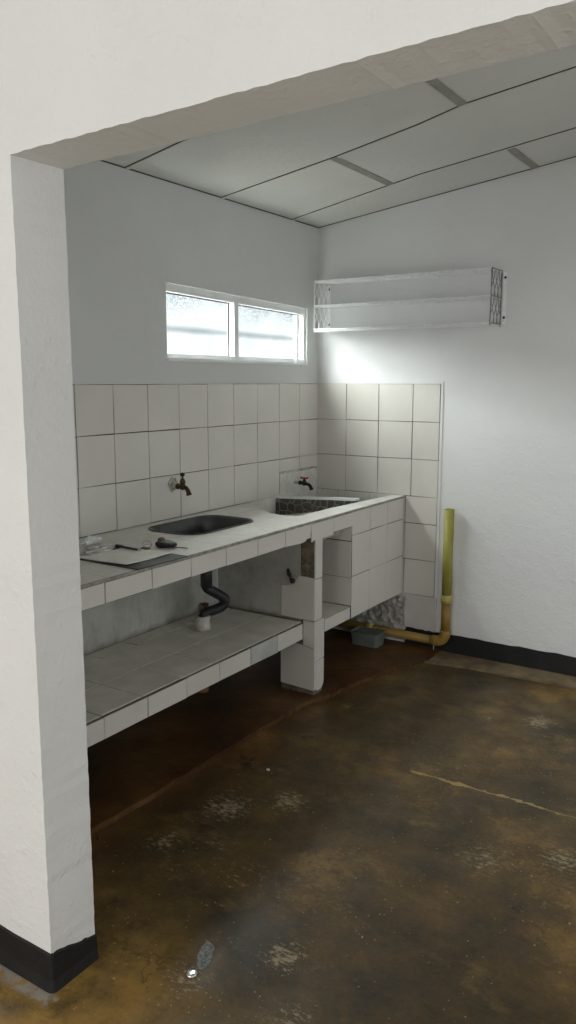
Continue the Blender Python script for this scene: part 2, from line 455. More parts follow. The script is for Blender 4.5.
# raised slab below the counter with a broken edge
edge = [(0.50, -2.685), (0.52, -2.40), (0.538, -2.1), (0.545, -1.8), (0.55, -1.5), (0.555, -1.2), (0.558, -1.05),
        (0.572, -0.98), (0.60, -0.92), (0.615, -0.86), (0.63, -0.75), (0.655, -0.62), (0.685, -0.50), (0.70, -0.42), (0.735, -0.32), (0.78, -0.22)]
ep = []
for a, b in zip(edge, edge[1:]): ep += jag(a, b, 6, 0.006)
ep.append(edge[-1])
bm = bmesh.new()
prism(bm, [(0.0, -2.685)] + ep + [(0.80, -0.17), (0.80, 0.0), (0.0, 0.0)], [], -0.01, 0.020)
es = [e for e in bm.edges if all(abs(v.co.z-0.020) < 1e-4 for v in e.verts) and len([f for f in e.link_faces if abs(f.normal.z) < 0.5]) == 1]
bm.normal_update()
es = [e for e in bm.edges if all(abs(v.co.z-0.020) < 1e-4 for v in e.verts) and len(e.link_faces) == 2 and min(abs(f.normal.z) for f in e.link_faces) < 0.5]
bmesh.ops.bevel(bm, geom=es, offset=0.007, segments=2, affect='EDGES', clamp_overlap=True)
obj('raised_slab', bm, SLAB, floor)
sp = []
se = [(0.775, -0.205), (1.0, -0.165), (1.4, -0.15), (1.8, -0.15), (3.0, -0.15), (XR, -0.15)]
for a, b in zip(se, se[1:]): sp += jag(a, b, 10, 0.004)
sp.append(se[-1])
bm = bmesh.new(); prism(bm, sp + [(XR, 0), (0.775, 0)], [], -0.01, 0.012)
obj('cement_strip', bm, STRIP, floor)

# window wall (x = 0) with window opening
WY0, WY1, WZ0, WZ1 = -1.272, -0.113, 1.55, 1.874
WZR = 1.848                                           # the opening is a little lower at its right end
bm = bmesh.new()
t3 = lambda p, h: Vector((h, p[0], p[1]))
prism(bm, [(FY1-0.2, 0), (0.14, 0), (0.14, 2.55), (FY1-0.2, 2.55)], [[(WY0, WZ0), (WY1, WZ0), (WY1, WZR), (WY0, WZ1)]], -0.09, 0.0, t3)
wall_left = struct('wall_left', bm, WALLGREY)
US = [0, -0.196]; 
while US[-1] > -2.5: US.append(US[-1]-0.202)
US.append(-2.684)
bm = bmesh.new()
ROW = [1.442, 1.243, 1.042, 0.846]
tiles(bm, (0, 0, 0), (0, 1, 0), (0, 0, 1), (1, 0, 0), US, ROW, skip={(0, 2), (1, 2)}, bed=False)
# short lower halves above the patch, sunk tile strip by the basin
plate(bm, [(-0.194, 0.974), (-0.002, 0.974), (-0.002, 1.040), (-0.194, 1.040)], (0, 0, 0), (0, 1, 0), (0, 0, 1), (1, 0, 0), 0.006)
plate(bm, [(-0.396, 0.974), (-0.199, 0.974), (-0.199, 1.040), (-0.396, 1.040)], (0, 0, 0), (0, 1, 0), (0, 0, 1), (1, 0, 0), 0.006)
tiles(bm, (0, 0, 0), (0, 1, 0), (0, 0, 1), (1, 0, 0), [-0.40, -0.50, -0.60], [0.843, 0.775])
obj('tile_cladding', bm, [TILE, GROUT], wall_left)
bm = bmesh.new(); box(bm, (0, -0.394, 0.775), (0.0055, -0.001, 0.966), 0.001)
obj('plaster_patch', bm, simple('patched_white_plaster', (212, 210, 203), 0.7, 0, 0.08, 16, 0.2, 60), wall_left)
bm = bmesh.new(); box(bm, (0, -2.684, 0.03), (0.0012, -0.945, 0.762))
def stained():
    t = NT('stained_plaster'); x = t.xyz()
    c = t.ramp(t.noise(4.5, 7, 0.7), [(0.3, lin(158, 157, 148)), (0.55, lin(188, 187, 179)), (0.75, lin(200, 200, 193))])
    drip = t.math('MULTIPLY', t.step(t.noise(9, 6, 0.7, t.scaled((1, 1, 0.25))), 0.52, 0.68), 0.5)
    c = t.mix(drip, c, lin(140, 136, 122))
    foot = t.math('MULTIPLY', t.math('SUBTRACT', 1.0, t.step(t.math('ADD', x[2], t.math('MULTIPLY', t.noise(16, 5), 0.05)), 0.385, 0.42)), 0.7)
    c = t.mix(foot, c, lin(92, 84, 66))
    t.set(c, 0.85); t.bump(t.noise(40, 4), 0.3, 0.006); return t.m
STAINED = stained()
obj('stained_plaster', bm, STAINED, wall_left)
bm = bmesh.new()
prism(bm, jag((-0.398, 0.962), (-0.002, 0.962), 24, 0.004) + [(-0.002, 0.962), (-0.002, 0.974)] + jag((-0.002, 0.974), (-0.398, 0.974), 24, 0.003)[1:] + [(-0.398, 0.974)], [], 0, 0.008, t3)
obj('cement_line', bm, CEMENT, wall_left)

# window
bm = bmesh.new()
F0, F1 = -0.056, -0.013
OY0, OY1, OZ0, OZ1 = WY0, WY1, WZ0, WZ1
IY0, IY1, IZ0, IZ1 = OY0+0.012, OY1-0.020, OZ0+0.024, OZ1-0.034
def iz1(y): return IZ1 + (WZR-WZ1)*(y-WY0)/(WY1-WY0)
prism(bm, [(OY0, OZ0), (OY1, OZ0), (OY1, WZR), (OY0, OZ1)],
      [[(IY0, IZ0), (-0.766, IZ0), (-0.766, iz1(-0.766)), (IY0, IZ1)], [(-0.732, IZ0), (IY1, IZ0), (IY1, iz1(IY1)), (-0.732, iz1(-0.732))]], F0, F1, t3)
win = struct('window_1', bm, WHITEPAINT)
for a, b in ((IY0, -0.766), (-0.732, IY1)):
    bm = bmesh.new(); prism(bm, [(a, IZ0), (b, IZ0), (b, iz1(b)), (a, iz1(a))], [], F0+0.002, F0+0.006, t3)
    obj('pane', bm, PANE, win)
bm = bmesh.new()
prism(bm, [(OY0+0.002, OZ0-0.008), (OY1, OZ0-0.008), (OY1, OZ0+0.004), (OY0+0.002, OZ0+0.004)], [], -0.02, 0.006, t3)
obj('sill', bm, WHITEPAINT, win)
bm = bmesh.new()
for a, b in ((IY0, -0.766), (-0.732, IY1)):
    prism(bm, [(b-0.004, IZ0), (b, IZ0), (b, iz1(b)), (a, iz1(a)), (a, iz1(a)-0.004), (b-0.004, iz1(b)-0.004)], [], F0+0.006, F0+0.012, t3)
obj('gasket', bm, DARKMETAL, win)

# right-hand wall of the picture (y = 0)
bm = bmesh.new(); box(bm, (-0.15, 0.0, 0.0), (XR+0.15, 0.14, 3.1))
wall_back = struct('wall_back', bm, WALL)
bm = bmesh.new()
XS = [0.001, 0.193, 0.393, 0.594, 0.748]
ZS = [1.442, 1.243, 1.045, 0.845, 0.698, 0.498, 0.302]
tiles(bm, (0, 0, 0), (1, 0, 0), (0, 0, 1), (0, -1, 0), XS, ZS[:4])
tiles(bm, (0, 0, 0), (1, 0, 0), (0, 0, 1), (0, -1, 0), [0.001, 0.193, 0.393, 0.566, 0.748], ZS[3:])
obj('tile_cladding', bm, [TILE, GROUT], wall_back)
bm = bmesh.new()
t3y = lambda p, h: Vector((p[0], -h, p[1]))
prism(bm, [(0.748, 0.30)] + jag((0.764, 0.30), (0.761, 1.455), 24, 0.0015) + [(0.761, 1.455), (0.748, 1.45)], [], 0, 0.0035, t3y)
obj('plaster_edge', bm, WALL, wall_back)
bm = bmesh.new()
prism(bm, jag((0.585, 0.114), (0.765, 0.112), 14, 0.003) + jag((0.765, 0.112), (0.762, 0.30), 8, 0.001) + [(0.762, 0.30)] + jag((0.55, 0.30), (0.585, 0.114), 10, 0.006), [], 0, 0.01, t3y)
obj('bare_plaster', bm, simple('smooth_grey_plaster', (205, 202, 196), 0.8, 0, 0.05, 6, 0.2, 40), wall_back)
# rough cement under the basin
bm = bmesh.new()
NX, NZ = 90, 50; g = []
for i in range(NX+1):
    col = []
    for j in range(NZ+1):
        x = 0.10 + 0.49*i/NX; z = 0.03 + 0.268*j/NZ
        p = Vector((x*26, 3.1, z*26))
        d = 0.008 + 0.010*noise.noise(p) + 0.008*noise.noise(p*2.7)
        if z > 0.125: d += 0.016 + 0.016*noise.noise(p*1.7) + 0.008*noise.noise(p*4.5)
        if i in (0, NX) or j == 0: d = 0.0
        col.append(bm.verts.new((x, -max(d, 0.0015), z)))
    g.append(col)
for i in range(NX):
    for j in range(NZ): bm.faces.new((g[i][j], g[i+1][j], g[i+1][j+1], g[i][j+1]))
obj('rough_cement', bm, simple('rough_wall_cement', (176, 173, 164), 0.95, 0, 0.15, 12, 0.9, 55), wall_back, True)
bm = bmesh.new()
top = jag((0.58, 0.112), (XR, 0.106), 90, 0.0035)
prism(bm, [(0.58, 0.0), (XR, 0.0), (XR, 0.106)] + top[::-1], [], 0.0, 0.004, t3y)
struct('baseboard_back', bm, BLACK)

# wall with the wide opening
bm = bmesh.new()
op = jag((0.957, 0), (0.957, 1.911), 90, 0.0011) + jag((0.957, 1.911), (3.6, 1.982), 130, 0.0013) + jag((3.6, 1.982), (3.6, 0), 30, 0.001) + [(3.6, 0)]
out = [(XL, 0)] + op + [(XR, 0), (XR, 3.15), (XL, 3.15)]
prism(bm, out, [], -FY1, -FY0, lambda p, h: Vector((p[0], -h, p[1])))
bm.normal_update()
es = []
for e in bm.edges:
    a, b = e.verts
    if abs(a.co.y-b.co.y) > 1e-5 or len(e.link_faces) != 2: continue
    inside = all(0.9 < v.co.x < 3.65 and -0.01 < v.co.z < 2.0 for v in (a, b))
    ny = sorted(abs(f.normal.y) for f in e.link_faces)
    if inside and ny[0] < 0.3 and ny[1] > 0.7: es.append(e)
bmesh.ops.bevel(bm, geom=es, offset=0.007, segments=2, affect='EDGES', clamp_overlap=True)
struct('wall_front', bm, WALL)
# skirting wrapped round the foot of the opening
bm = bmesh.new()
def band(bm, path, tops, th):
    """painted band following a floor path; tops = heights along it"""
    n = len(path); lo = []; 
    for (x, y, nx, ny), z in zip(path, tops):
        lo.append([bm.verts.new((x, y, 0)), bm.verts.new((x+nx*(th+0.005), y+ny*(th+0.005), 0)), bm.verts.new((x+nx*th, y+ny*th, min(0.03, z))), bm.verts.new((x+nx*th, y+ny*th, z-0.003)), bm.verts.new((x, y, z))])
    for a, b in zip(lo, lo[1:]):
        for k in range(5): bm.faces.new((a[k], a[(k+1) % 5], b[(k+1) % 5], b[k]))
    bm.faces.new(lo[0]); bm.faces.new(lo[-1][::-1])
path, tops = [], []
for k in range(41):
    x = XL + (0.950-XL)*k/40; path.append((x, FY0, 0, -1)); tops.append(0.101 + random.uniform(-.002, .002))
for k in range(1, 4): 
    a = PI/2*k/4; path.append((0.951+0.006*math.sin(a), FY0+0.006-0.006*math.cos(a), math.sin(a), -math.cos(a))); tops.append(0.10)
for k in range(13):
    y = FY0+0.006 + (FY1-FY0-0.006)*k/12; path.append((0.957, y, 1, 0)); tops.append(0.10-0.035*k/12 + random.uniform(-.003, .003))
band(bm, path, tops, 0.006)
struct('baseboard_front', bm, BLACK)

# ceilings
bm = bmesh.new()
prism(bm, [(-0.12, CZ-0.12*CS), (XR, ceil_z(XR)), (XR, ceil_z(XR)+0.1), (-0.12, CZ-0.12*CS+0.1)], [], FY1, 0.12, lambda p, h: Vector((p[0], h, p[1])))
ceiling = struct('ceiling', bm, CEIL)
tilt = math.atan(CS)
def batten(kind, x0, y0, x1, y1, w, th, mat):
    bm = bmesh.new()
    d = Vector((x1-x0, y1-y0)); n = Vector((-d.y, d.x)).normalized()*w/2
    lo, hi = [], []
    for p in ((x0+n.x, y0+n.y), (x1+n.x, y1+n.y), (x1-n.x, y1-n.y), (x0-n.x, y0-n.y)):
        z = ceil_z(p[0]); lo.append(bm.verts.new((p[0], p[1], z+0.002))); hi.append(bm.verts.new((p[0], p[1], z-th)))
    for k in range(4): bm.faces.new((lo[k], lo[(k+1) % 4], hi[(k+1) % 4], hi[k]))
    bm.faces.new(lo); bm.faces.new(hi)
    return obj(kind, bm, mat, ceiling)
for pl in (((0, -0.272), (0.77, -0.388), (1.46, -0.391), (XR, -0.40)), ((0, -0.876), (0.62, -0.913), (1.02, -0.962), (1.21, -1.008), (1.6, -1.002), (XR, -1.0)),
           ((0, -1.498), (0.4, -1.541), (1.2, -1.60), (XR, -1.61)), ((0, -2.12), (1.2, -2.2), (XR, -2.21))):
    for (x0, y0), (x1, y1) in zip(pl, pl[1:]):
        batten('ceiling_seam', x0, y0-0.004, x1, y1-0.004, 0.004, 0.0025, SEAM)
        batten('ceiling_batten', x0, y0+0.010, x1, y1+0.010, 0.020, 0.0035, CEIL)
for x, y0, y1 in ((1.185, -0.379, -0.005), (0.615, -0.915, -0.372), (1.21, -1.53, -1.01), (1.83, -0.99, -0.407), (2.4, -0.379, -0.005), (2.42, -1.53, -1.01), (0.615, -2.14, -1.56), (1.83, -2.14, -1.56)):
    batten('cross_batten', x, y0, x, y1, 0.034, 0.004, BATTEN)
batten('wall_seam', 0.004, -0.003, XR, -0.003, 0.005, 0.003, SEAM)
batten('wall_seam', 0.003, FY1, 0.003, 0, 0.006, 0.003, SEAM)
bm = bmesh.new(); box(bm, (XL-0.15, YB-0.15, 2.9), (XR+0.15, FY0, 3.0)); struct('ceiling_front', bm, WALL)
# outer walls of the front room, with the window openings the daylight comes through
bm = bmesh.new(); box(bm, (XL-0.15, YB, 0), (XL, FY0, 2.9)); struct('wall_side', bm, WALL)
bm = bmesh.new(); prism(bm, [(XL-0.15, 0), (XR+0.15, 0), (XR+0.15, 2.9), (XL-0.15, 2.9)], [[(-0.15, 0.75), (2.55, 0.75), (2.55, 2.35), (-0.15, 2.35)]], -YB, -YB+0.15, t3y)
struct('wall_rear', bm, WALL)
bm = bmesh.new(); prism(bm, [(YB, 0), (0.0, 0), (0.0, 3.1), (YB, 3.1)], [[(-5.35, 0.8), (-3.85, 0.8), (-3.85, 2.2), (-5.35, 2.2)], [(-2.45, 0.15), (-0.45, 0.15), (-0.45, 2.35), (-2.45, 2.35)]], XR, XR+0.15, t3)
struct('wall_right', bm, WALL)

# ================================================================== COUNTER
CT = 0.845
hx = 0.56
cn = thing('tiled_countertop', 'long white tiled worktop with cream edge tiles, running below the window', 'countertop', (0.3, -1.4, 0.765))
sink_hole = rounded(0.078, -1.535, 0.352, -1.095, 0.075)
basin_hole = [(0.012, -0.03), (0.012, -0.655), (0.10, -0.75), (0.164, -0.795), (0.22, -0.848), (0.28, -0.893), (0.378, -0.914), (0.425, -0.90), (0.442, -0.86), (0.442, -0.60), (0.455, -0.48), (0.462, -0.36), (0.489, -0.10), (0.50, -0.03)]
bm = bmesh.new()
t = prism(bm, [(0.007, -2.684), (hx-0.002, -2.684), (hx-0.002, -0.008), (0.007, -0.008)], [sink_hole, basin_hole], 0.77, CT)
obj('slab_top', bm, COUNTER, cn)
bm = bmesh.new(); prism(bm, jag((hx-0.003, -2.684), (hx-0.003, -0.008), 120, 0.0006) + [(hx-0.003, -0.008)] + jag((hx+0.006, -0.008), (hx+0.006, -2.684), 140, 0.0012) + [(hx+0.006, -2.684)], [], CT-0.010, CT-0.0005)
obj('edge_lip', bm, simple('dusty_grey_lip', (150, 147, 138), 0.7, 0, 0.2, 40), cn)
bm = bmesh.new()
JY = [-2.684, -2.432, -2.231, -2.015, -1.812, -1.606, -1.397, -1.196, -0.985, -0.79, -0.597]
cust = {(7, 0): [(-1.1945, 0.7665), (-1.10, 0.763), (-1.065, 0.760), (-1.035, 0.766), (-1.012, 0.782), (-0.998, 0.80), (-0.987, 0.80), (-0.987, 0.834), (-1.1945, 0.834)],
        (8, 0): [(-0.9835, 0.750), (-0.968, 0.757), (-0.7915, 0.755), (-0.7915, 0.834), (-0.9835, 0.834)]}
tiles(bm, (hx, 0, 0), (0, 1, 0), (0, 0, 1), (1, 0, 0), JY, [0.765, 0.835], custom=cust)
obj('edge_tiles', bm, [EDGE_TILE, GROUT], cn)

# sink
sk = thing('kitchen_sink', 'dark stainless steel sink bowl sunk into the white worktop', 'sink', (0.23, -1.3, 0.66))
bm = bmesh.new()
def ringpts(ins, z, r):
    return [bm.verts.new((p[0], p[1], z)) for p in rounded(0.078+ins, -1.535+ins, 0.352-ins, -1.095-ins, max(r, 0.02), 8)]
rr = [ringpts(-0.012, CT+0.0012, 0.09), ringpts(-0.011, CT+0.004, 0.09), ringpts(-0.002, CT+0.004, 0.075), ringpts(0.006, CT-0.006, 0.07), ringpts(0.014, CT-0.06, 0.07),
      ringpts(0.022, CT-0.12, 0.07), ringpts(0.04, CT-0.148, 0.06), ringpts(0.075, CT-0.158, 0.05), ringpts(0.11, CT-0.162, 0.03)]
for a, b in zip(rr, rr[1:]):
    n = len(a)
    for k in range(n): bm.faces.new((a[k], a[(k+1) % n], b[(k+1) % n], b[k]))
bm.faces.new(rr[-1])
sb = obj('bowl', bm, STEEL, sk, True)
bm = bmesh.new(); lathe(bm, [(0.0, 0.0), (0.012, 0.0), (0.024, 0.003), (0.034, 0.004), (0.036, 0.001), (0.036, -0.01), (0.0, -0.01)], (0.215, -1.315, CT-0.162))
obj('drain', bm, CHROME, sk, True)

# sink drain hose
dh = thing('drain_hose', 'black corrugated drain hose bending under the sink into a white socket', 'hose', (0.19, -1.30, 0.365))
bm = bmesh.new()
ctrl = [Vector(p) for p in ((0.235, -1.315, 0.668), (0.235, -1.318, 0.60), (0.232, -1.312, 0.572), (0.225, -1.275, 0.548), (0.22, -1.215, 0.515), (0.215, -1.165, 0.485), (0.212, -1.155, 0.465), (0.208, -1.175, 0.448), (0.20, -1.23, 0.442), (0.190, -1.268, 0.44), (0.186, -1.286, 0.425), (0.186, -1.287, 0.39))]
def catmull(ps, n):
    out = []
    for i in range(len(ps)-1):
        p0, p1, p2, p3 = ps[max(i-1, 0)], ps[i], ps[i+1], ps[min(i+2, len(ps)-1)]
        for k in range(n):
            t = k/n
            out.append(0.5*((2*p1) + (p2-p0)*t + (2*p0-5*p1+4*p2-p3)*t*t + (3*p1-p0-3*p2+p3)*t**3))
    out.append(ps[-1]); return out
hp = catmull(ctrl, 12)
# even spacing then corrugate
acc = [0]
for a, b in zip(hp, hp[1:]): acc.append(acc[-1] + (b-a).length)
N = 200; pts = []
j = 0
for k in range(N+1):
    s = acc[-1]*k/N
    while j < len(acc)-2 and acc[j+1] < s: j += 1
    f = (s-acc[j])/max(acc[j+1]-acc[j], 1e-9); pts.append(hp[j].lerp(hp[j+1], f))
tube(bm, pts, [0.0205 + 0.0022*math.sin(k*2*PI/4.0) for k in range(N+1)], 16)
obj('hose', bm, RUBBER, dh, True)
bm = bmesh.new(); lathe(bm, [(0.026, 0.0), (0.026, 0.085), (0.024, 0.088), (0.022, 0.088), (0.022, 0.0)], (0.235, -1.317, 0.575))
obj('collar', bm, RUBBER, dh, True)
bm = bmesh.new(); lathe(bm, [(0.034, 0.0), (0.034, 0.030), (0.031, 0.034), (0.031, 0.046), (0.034, 0.05), (0.034, 0.060), (0.028, 0.062), (0.0, 0.062)], (0.186, -1.287, 0.366))
obj('socket', bm, WHITEPVC, dh, True)
bm = bmesh.new(); lathe(bm, [(0.027, 0), (0.027, 0.12), (0.031, 0.12), (0.031, 0.20)], (0.19, -1.30, 0.085))
obj('outlet_stub', bm, TANPVC, dh, True)

# lower shelf
ST = 0.366
sh = thing('tiled_shelf', 'low cream tiled masonry shelf under the long worktop', 'shelf', (0.25, -1.8, 0.285))
bm = bmesh.new(); box(bm, (0.002, -2.684, 0.287), (0.494, -0.947, ST-0.006))
obj('slab', bm, CEMENT, sh)
bm = bmesh.new()
tiles(bm, (0, 0, ST-0.006), (1, 0, 0), (0, 1, 0), (0, 0, 1), [0.003, 0.09, 0.29, 0.495], [-2.684, -2.60, -2.40, -2.2, -2.0, -1.8, -1.6, -1.4, -1.2, -1.0, -0.948], gap=0.0045)
obj('top_tiles', bm, [SHELF_TILE, GROUT], sh)
bm = bmesh.new(); tiles(bm, (0.494, 0, 0), (0, 1, 0), (0, 0, 1), (1, 0, 0), [-2.684, -2.60, -2.397, -2.192, -1.982, -1.77, -1.569, -1.358, -1.155, -0.948], [0.282, 0.359], skip={(7, 0)})
et = obj('edge_tiles', bm, [EDGE_TILE, GROUT], sh)
bm = bmesh.new(); plate(bm, [(-1.356, 0.283), (-1.157, 0.281), (-1.157, 0.359), (-1.356, 0.359)], (0.494, 0, 0), (0, 1, 0), (0, 0, 1), (1, 0, 0), 0.0065)
obj('mortar_patch', bm, PLASTER, sh)

# pier with partition
pr = thing('tiled_pier', 'tiled masonry pier with a broken tile, holding up the worktop', 'pier', (0.46, -0.92, 0.03))
bm = bmesh.new(); box(bm, (0.002, -0.938, ST+0.001), (0.484, -0.883, 0.72)); 
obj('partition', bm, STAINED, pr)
bm = bmesh.new()
box(bm, (0.485, -0.938, ST+0.001), (0.553, -0.883, 0.72)); box(bm, (0.375, -0.938, 0.0205), (0.553, -0.862, ST+0.001))
obj('core', bm, BROWN_CEMENT, pr)
bm = bmesh.new()
sy = (0, -0.938, 0); U, V, NN = (1, 0, 0), (0, 0, 1), (0, -1, 0)
plate(bm, [(0.498, 0.256), (0.5585, 0.244), (0.5585, 0.372), (0.498, 0.372)], sy, U, V, NN, 0.006)
plate(bm, [(0.374, 0.05), (0.5585, 0.043), (0.5585, 0.240), (0.498, 0.252), (0.374, 0.262)], sy, U, V, NN, 0.006)
plate(bm, [(0.377, 0.378), (0.558, 0.376), (0.558, 0.574), (0.52, 0.578), (0.475, 0.578), (0.462, 0.566), (0.452, 0.548), (0.435, 0.532), (0.405, 0.522), (0.377, 0.520)], sy, U, V, NN, 0.006)
obj('side_tiles', bm, [TILE, GROUT], pr)
bm = bmesh.new()
# ribbed mortar bed left where a tile fell off
for k in range(14):
    for q in range(6):
        x0 = 0.488+0.010*q; z0 = 0.592+0.0105*k
        plate(bm, [(x0, z0), (x0+0.0075, z0), (x0+0.0075, z0+0.0078), (x0, z0+0.0078)], sy, U, V, NN, 0.0022, 0.001)
box(bm, (0.482, -0.9395, 0.580), (0.553, -0.938, 0.765))
obj('mortar_bed', bm, BROWN_CEMENT, pr)
bm = bmesh.new()
fo = (0.553, 0, 0); FU, FV, FN = (0, 1, 0), (0, 0, 1), (1, 0, 0)
plate(bm, [(-0.940, 0.574), (-0.880, 0.573), (-0.880, 0.762), (-0.940, 0.762)], fo, FU, FV, FN, 0.007)
plate(bm, [(-0.940, 0.376), (-0.880, 0.376), (-0.880, 0.569), (-0.940, 0.570)], fo, FU, FV, FN, 0.007)
plate(bm, [(-0.945, 0.180), (-0.858, 0.186), (-0.858, 0.372), (-0.945, 0.372)], fo, FU, FV, FN, 0.007)
rb = [(-0.945, 0.176), (-0.945, 0.062)] + [(-0.9015+0.0435*math.cos(a), 0.072+0.036*math.sin(a)) for a in [PI*(1+k/8) for k in range(1, 8)]] + [(-0.858, 0.078), (-0.858, 0.182)]
plate(bm, rb[::-1], fo, FU, FV, FN, 0.007)
obj('front_tiles', bm, [TILE, GROUT], pr)
# stub of an old tap line on the partition
bm = bmesh.new()
tube(bm, [(0.41, -0.938, 0.60), (0.425, -0.952, 0.583), (0.452, -0.965, 0.556)], 0.007, 10)
lathe(bm, [(0.011, 0), (0.011, 0.012), (0.008, 0.016), (0.0, 0.016)], (0.448, -0.963, 0.560), (0.75, -0.25, -0.7), 10)
lathe(bm, [(0.010, 0), (0.010, 0.008)], (0.424, -0.951, 0.584), (0.7, -0.5, -0.6), 10)
obj('pipe_stub', bm, DARKMETAL, pr, True)

# niche shelf
ns = thing('niche_shelf', 'short tiled shelf in the niche between pier and laundry basin', 'shelf', (0.4, -0.74, 0.30))
bm = bmesh.new(); box(bm, (0.01, -0.853, 0.302), (0.553, -0.603, 0.359)); obj('slab', bm, CEMENT, ns)
bm = bmesh.new(); tiles(bm, (0, 0, 0.359), (1, 0, 0), (0, 1, 0), (0, 0, 1), [0.01, 0.16, 0.36, 0.555], [-0.853, -0.603]); obj('top_tiles', bm, [SHELF_TILE, GROUT], ns)
bm = bmesh.new(); tiles(bm, (0.553, 0, 0), (0, 1, 0), (0, 0, 1), (1, 0, 0), [-0.853, -0.604], [0.303, 0.364]); obj('edge_tiles', bm, [EDGE_TILE, GROUT], ns)

# laundry basin
lb = thing('laundry_basin', 'tiled laundry basin with pebble-patterned inside, in the wall corner', 'basin', (0.3, -0.4, 0.30))
bm = bmesh.new()
box(bm, (0.507, -0.594, 0.302), (0.553, -0.008, 0.769)); box(bm, (0.008, -0.594, 0.302), (0.507, -0.550, 0.720)); box(bm, (0.008, -0.550, 0.302), (0.507, -0.008, 0.40))

obj('body', bm, CEMENT, lb)
bm = bmesh.new()
tiles(bm, (0.553, 0, 0), (0, 1, 0), (0, 0, 1), (1, 0, 0), [-0.597, -0.405, -0.212, -0.009], [0.302, 0.513, 0.718, 0.835], thick=0.007)
obj('front_tiles', bm, [TILE, GROUT], lb)
bm = bmesh.new()
tiles(bm, (0, -0.594, 0), (1, 0, 0), (0, 0, 1), (0, -1, 0), [0.01, 0.16, 0.36, 0.558], [0.367, 0.507, 0.690, 0.768])
obj('side_tiles', bm, [TILE, GROUT], lb)
bm = bmesh.new()
def quadbox(bm, a, b, th, z0, za, zb):
    d = Vector((b[0]-a[0], b[1]-a[1])); n = Vector((-d.y, d.x)).normalized()*th
    v = []
    for (p, zt) in ((a, za), (b, zb)):
        for s in (0, 1):
            for z in (z0, zt): v.append(bm.verts.new((p[0]+n.x*s, p[1]+n.y*s, z)))
    for ix in ((0, 1, 3, 2), (4, 6, 7, 5), (0, 4, 5, 1), (2, 3, 7, 6), (1, 5, 7, 3), (0, 2, 6, 4)): bm.faces.new([v[i] for i in ix])
DA, DB = (0.012, -0.445), (0.452, -0.355)
quadbox(bm, DA, DB, 0.032, 0.40, 0.842, 0.853)
obj('divider', bm, PEBBLE, lb)
bm = bmesh.new()
n_ = 16; tp = []
for k in range(n_+1):
    f = k/n_; x = DA[0]+(DB[0]-DA[0])*f; y = DA[1]+(DB[1]-DA[1])*f; z = 0.842+0.011*f + random.uniform(-.001, .001)
    tp.append([bm.verts.new(q) for q in ((x, y-0.006, z-0.003), (x, y-0.006, z+0.008), (x-0.003, y+0.036, z+0.008), (x-0.003, y+0.036, z-0.003))])
for a, b in zip(tp, tp[1:]):
    for k in range(4): bm.faces.new((a[k], a[(k+1) % 4], b[(k+1) % 4], b[k]))
bm.faces.new(tp[0]); bm.faces.new(tp[-1][::-1])
obj('divider_cap', bm, WHITEPAINT, lb)
# scrubbing board of pale cement in front of the divider, falling towards the window wall
bm = bmesh.new()
n_ = 60; tp = []
for k in range(n_+1):
    f = k/n_; x = 0.012 + 0.488*f; z = 0.748 + 0.150*(x-0.012) + 0.0022*math.sin(f*PI*2*15)
    y1 = -0.452 + 0.19*max(0.0, x-0.05)*0.9
    tp.append([bm.verts.new(q) for q in ((x, -0.93, z), (x, y1, z), (x, y1, 0.722), (x, -0.93, 0.722))])
for a_, b_ in zip(tp, tp[1:]):
    for k in range(4): bm.faces.new((a_[k], a_[(k+1) % 4], b_[(k+1) % 4], b_[k]))
bm.faces.new(tp[0]); bm.faces.new(tp[-1][::-1])
obj('scrubbing_board', bm, CEMENT, lb)

# ================================================================== TAPS
tp1 = thing('brass_tap', 'tarnished brass tap on the tiled wall above the steel sink', 'tap', (0.006, -1.262, 0.995))
bm = bmesh.new()
pl = []
for k in range(22):
    a = 2*PI*k/22; pl.append((-1.262+0.036*math.cos(a)*random.uniform(.8, 1.15), 1.0+0.042*math.sin(a)*random.uniform(.8, 1.15)))
prism(bm, pl, [], 0.006, 0.0095, t3)
obj('plaster_collar', bm, simple('crumbled_plaster', (172, 172, 158), 0.9, 0, 0.3, 90, 0.6, 200), tp1)
bm = bmesh.new(); lathe(bm, [(0.017, 0.0), (0.017, 0.022), (0.013, 0.026), (0.013, 0.030)], (0.0095, -1.262, 0.997), (1, 0, 0)); obj('pipe_sleeve', bm, WHITEPVC, tp1, True)
bm = bmesh.new()
lathe(bm, [(0.011, 0), (0.017, 0.002), (0.017, 0.014), (0.012, 0.018), (0.012, 0.026), (0.017, 0.034), (0.019, 0.042), (0.016, 0.052), (0.010, 0.056)], (0.038, -1.262, 0.994), (1, 0, -0.04))
lathe(bm, [(0.012, -0.005), (0.013, 0.012), (0.016, 0.018), (0.016, 0.030), (0.011, 0.036), (0.011, 0.042)], (0.079, -1.262, 0.996), (0, 0, 1))
tube(bm, catmull([Vector(p) for p in ((0.085, -1.262, 0.992), (0.102, -1.262, 0.988), (0.116, -1.262, 0.974), (0.123, -1.262, 0.955))], 6), [0.012]*14+[0.0125]*5, 14)
lathe(bm, [(0.0145, 0), (0.0155, 0.004), (0.0145, 0.012), (0.010, 0.012)], (0.1215, -1.262, 0.960), (0.30, 0, -0.95))
obj('body', bm, BRASS, tp1, True)
bm = bmesh.new(); lathe(bm, [(0.005, 0), (0.005, 0.016), (0.012, 0.020), (0.0135, 0.028), (0.010, 0.036), (0.0, 0.038)], (0.079, -1.262, 1.034))
obj('handle', bm, DARKMETAL, tp1, True)

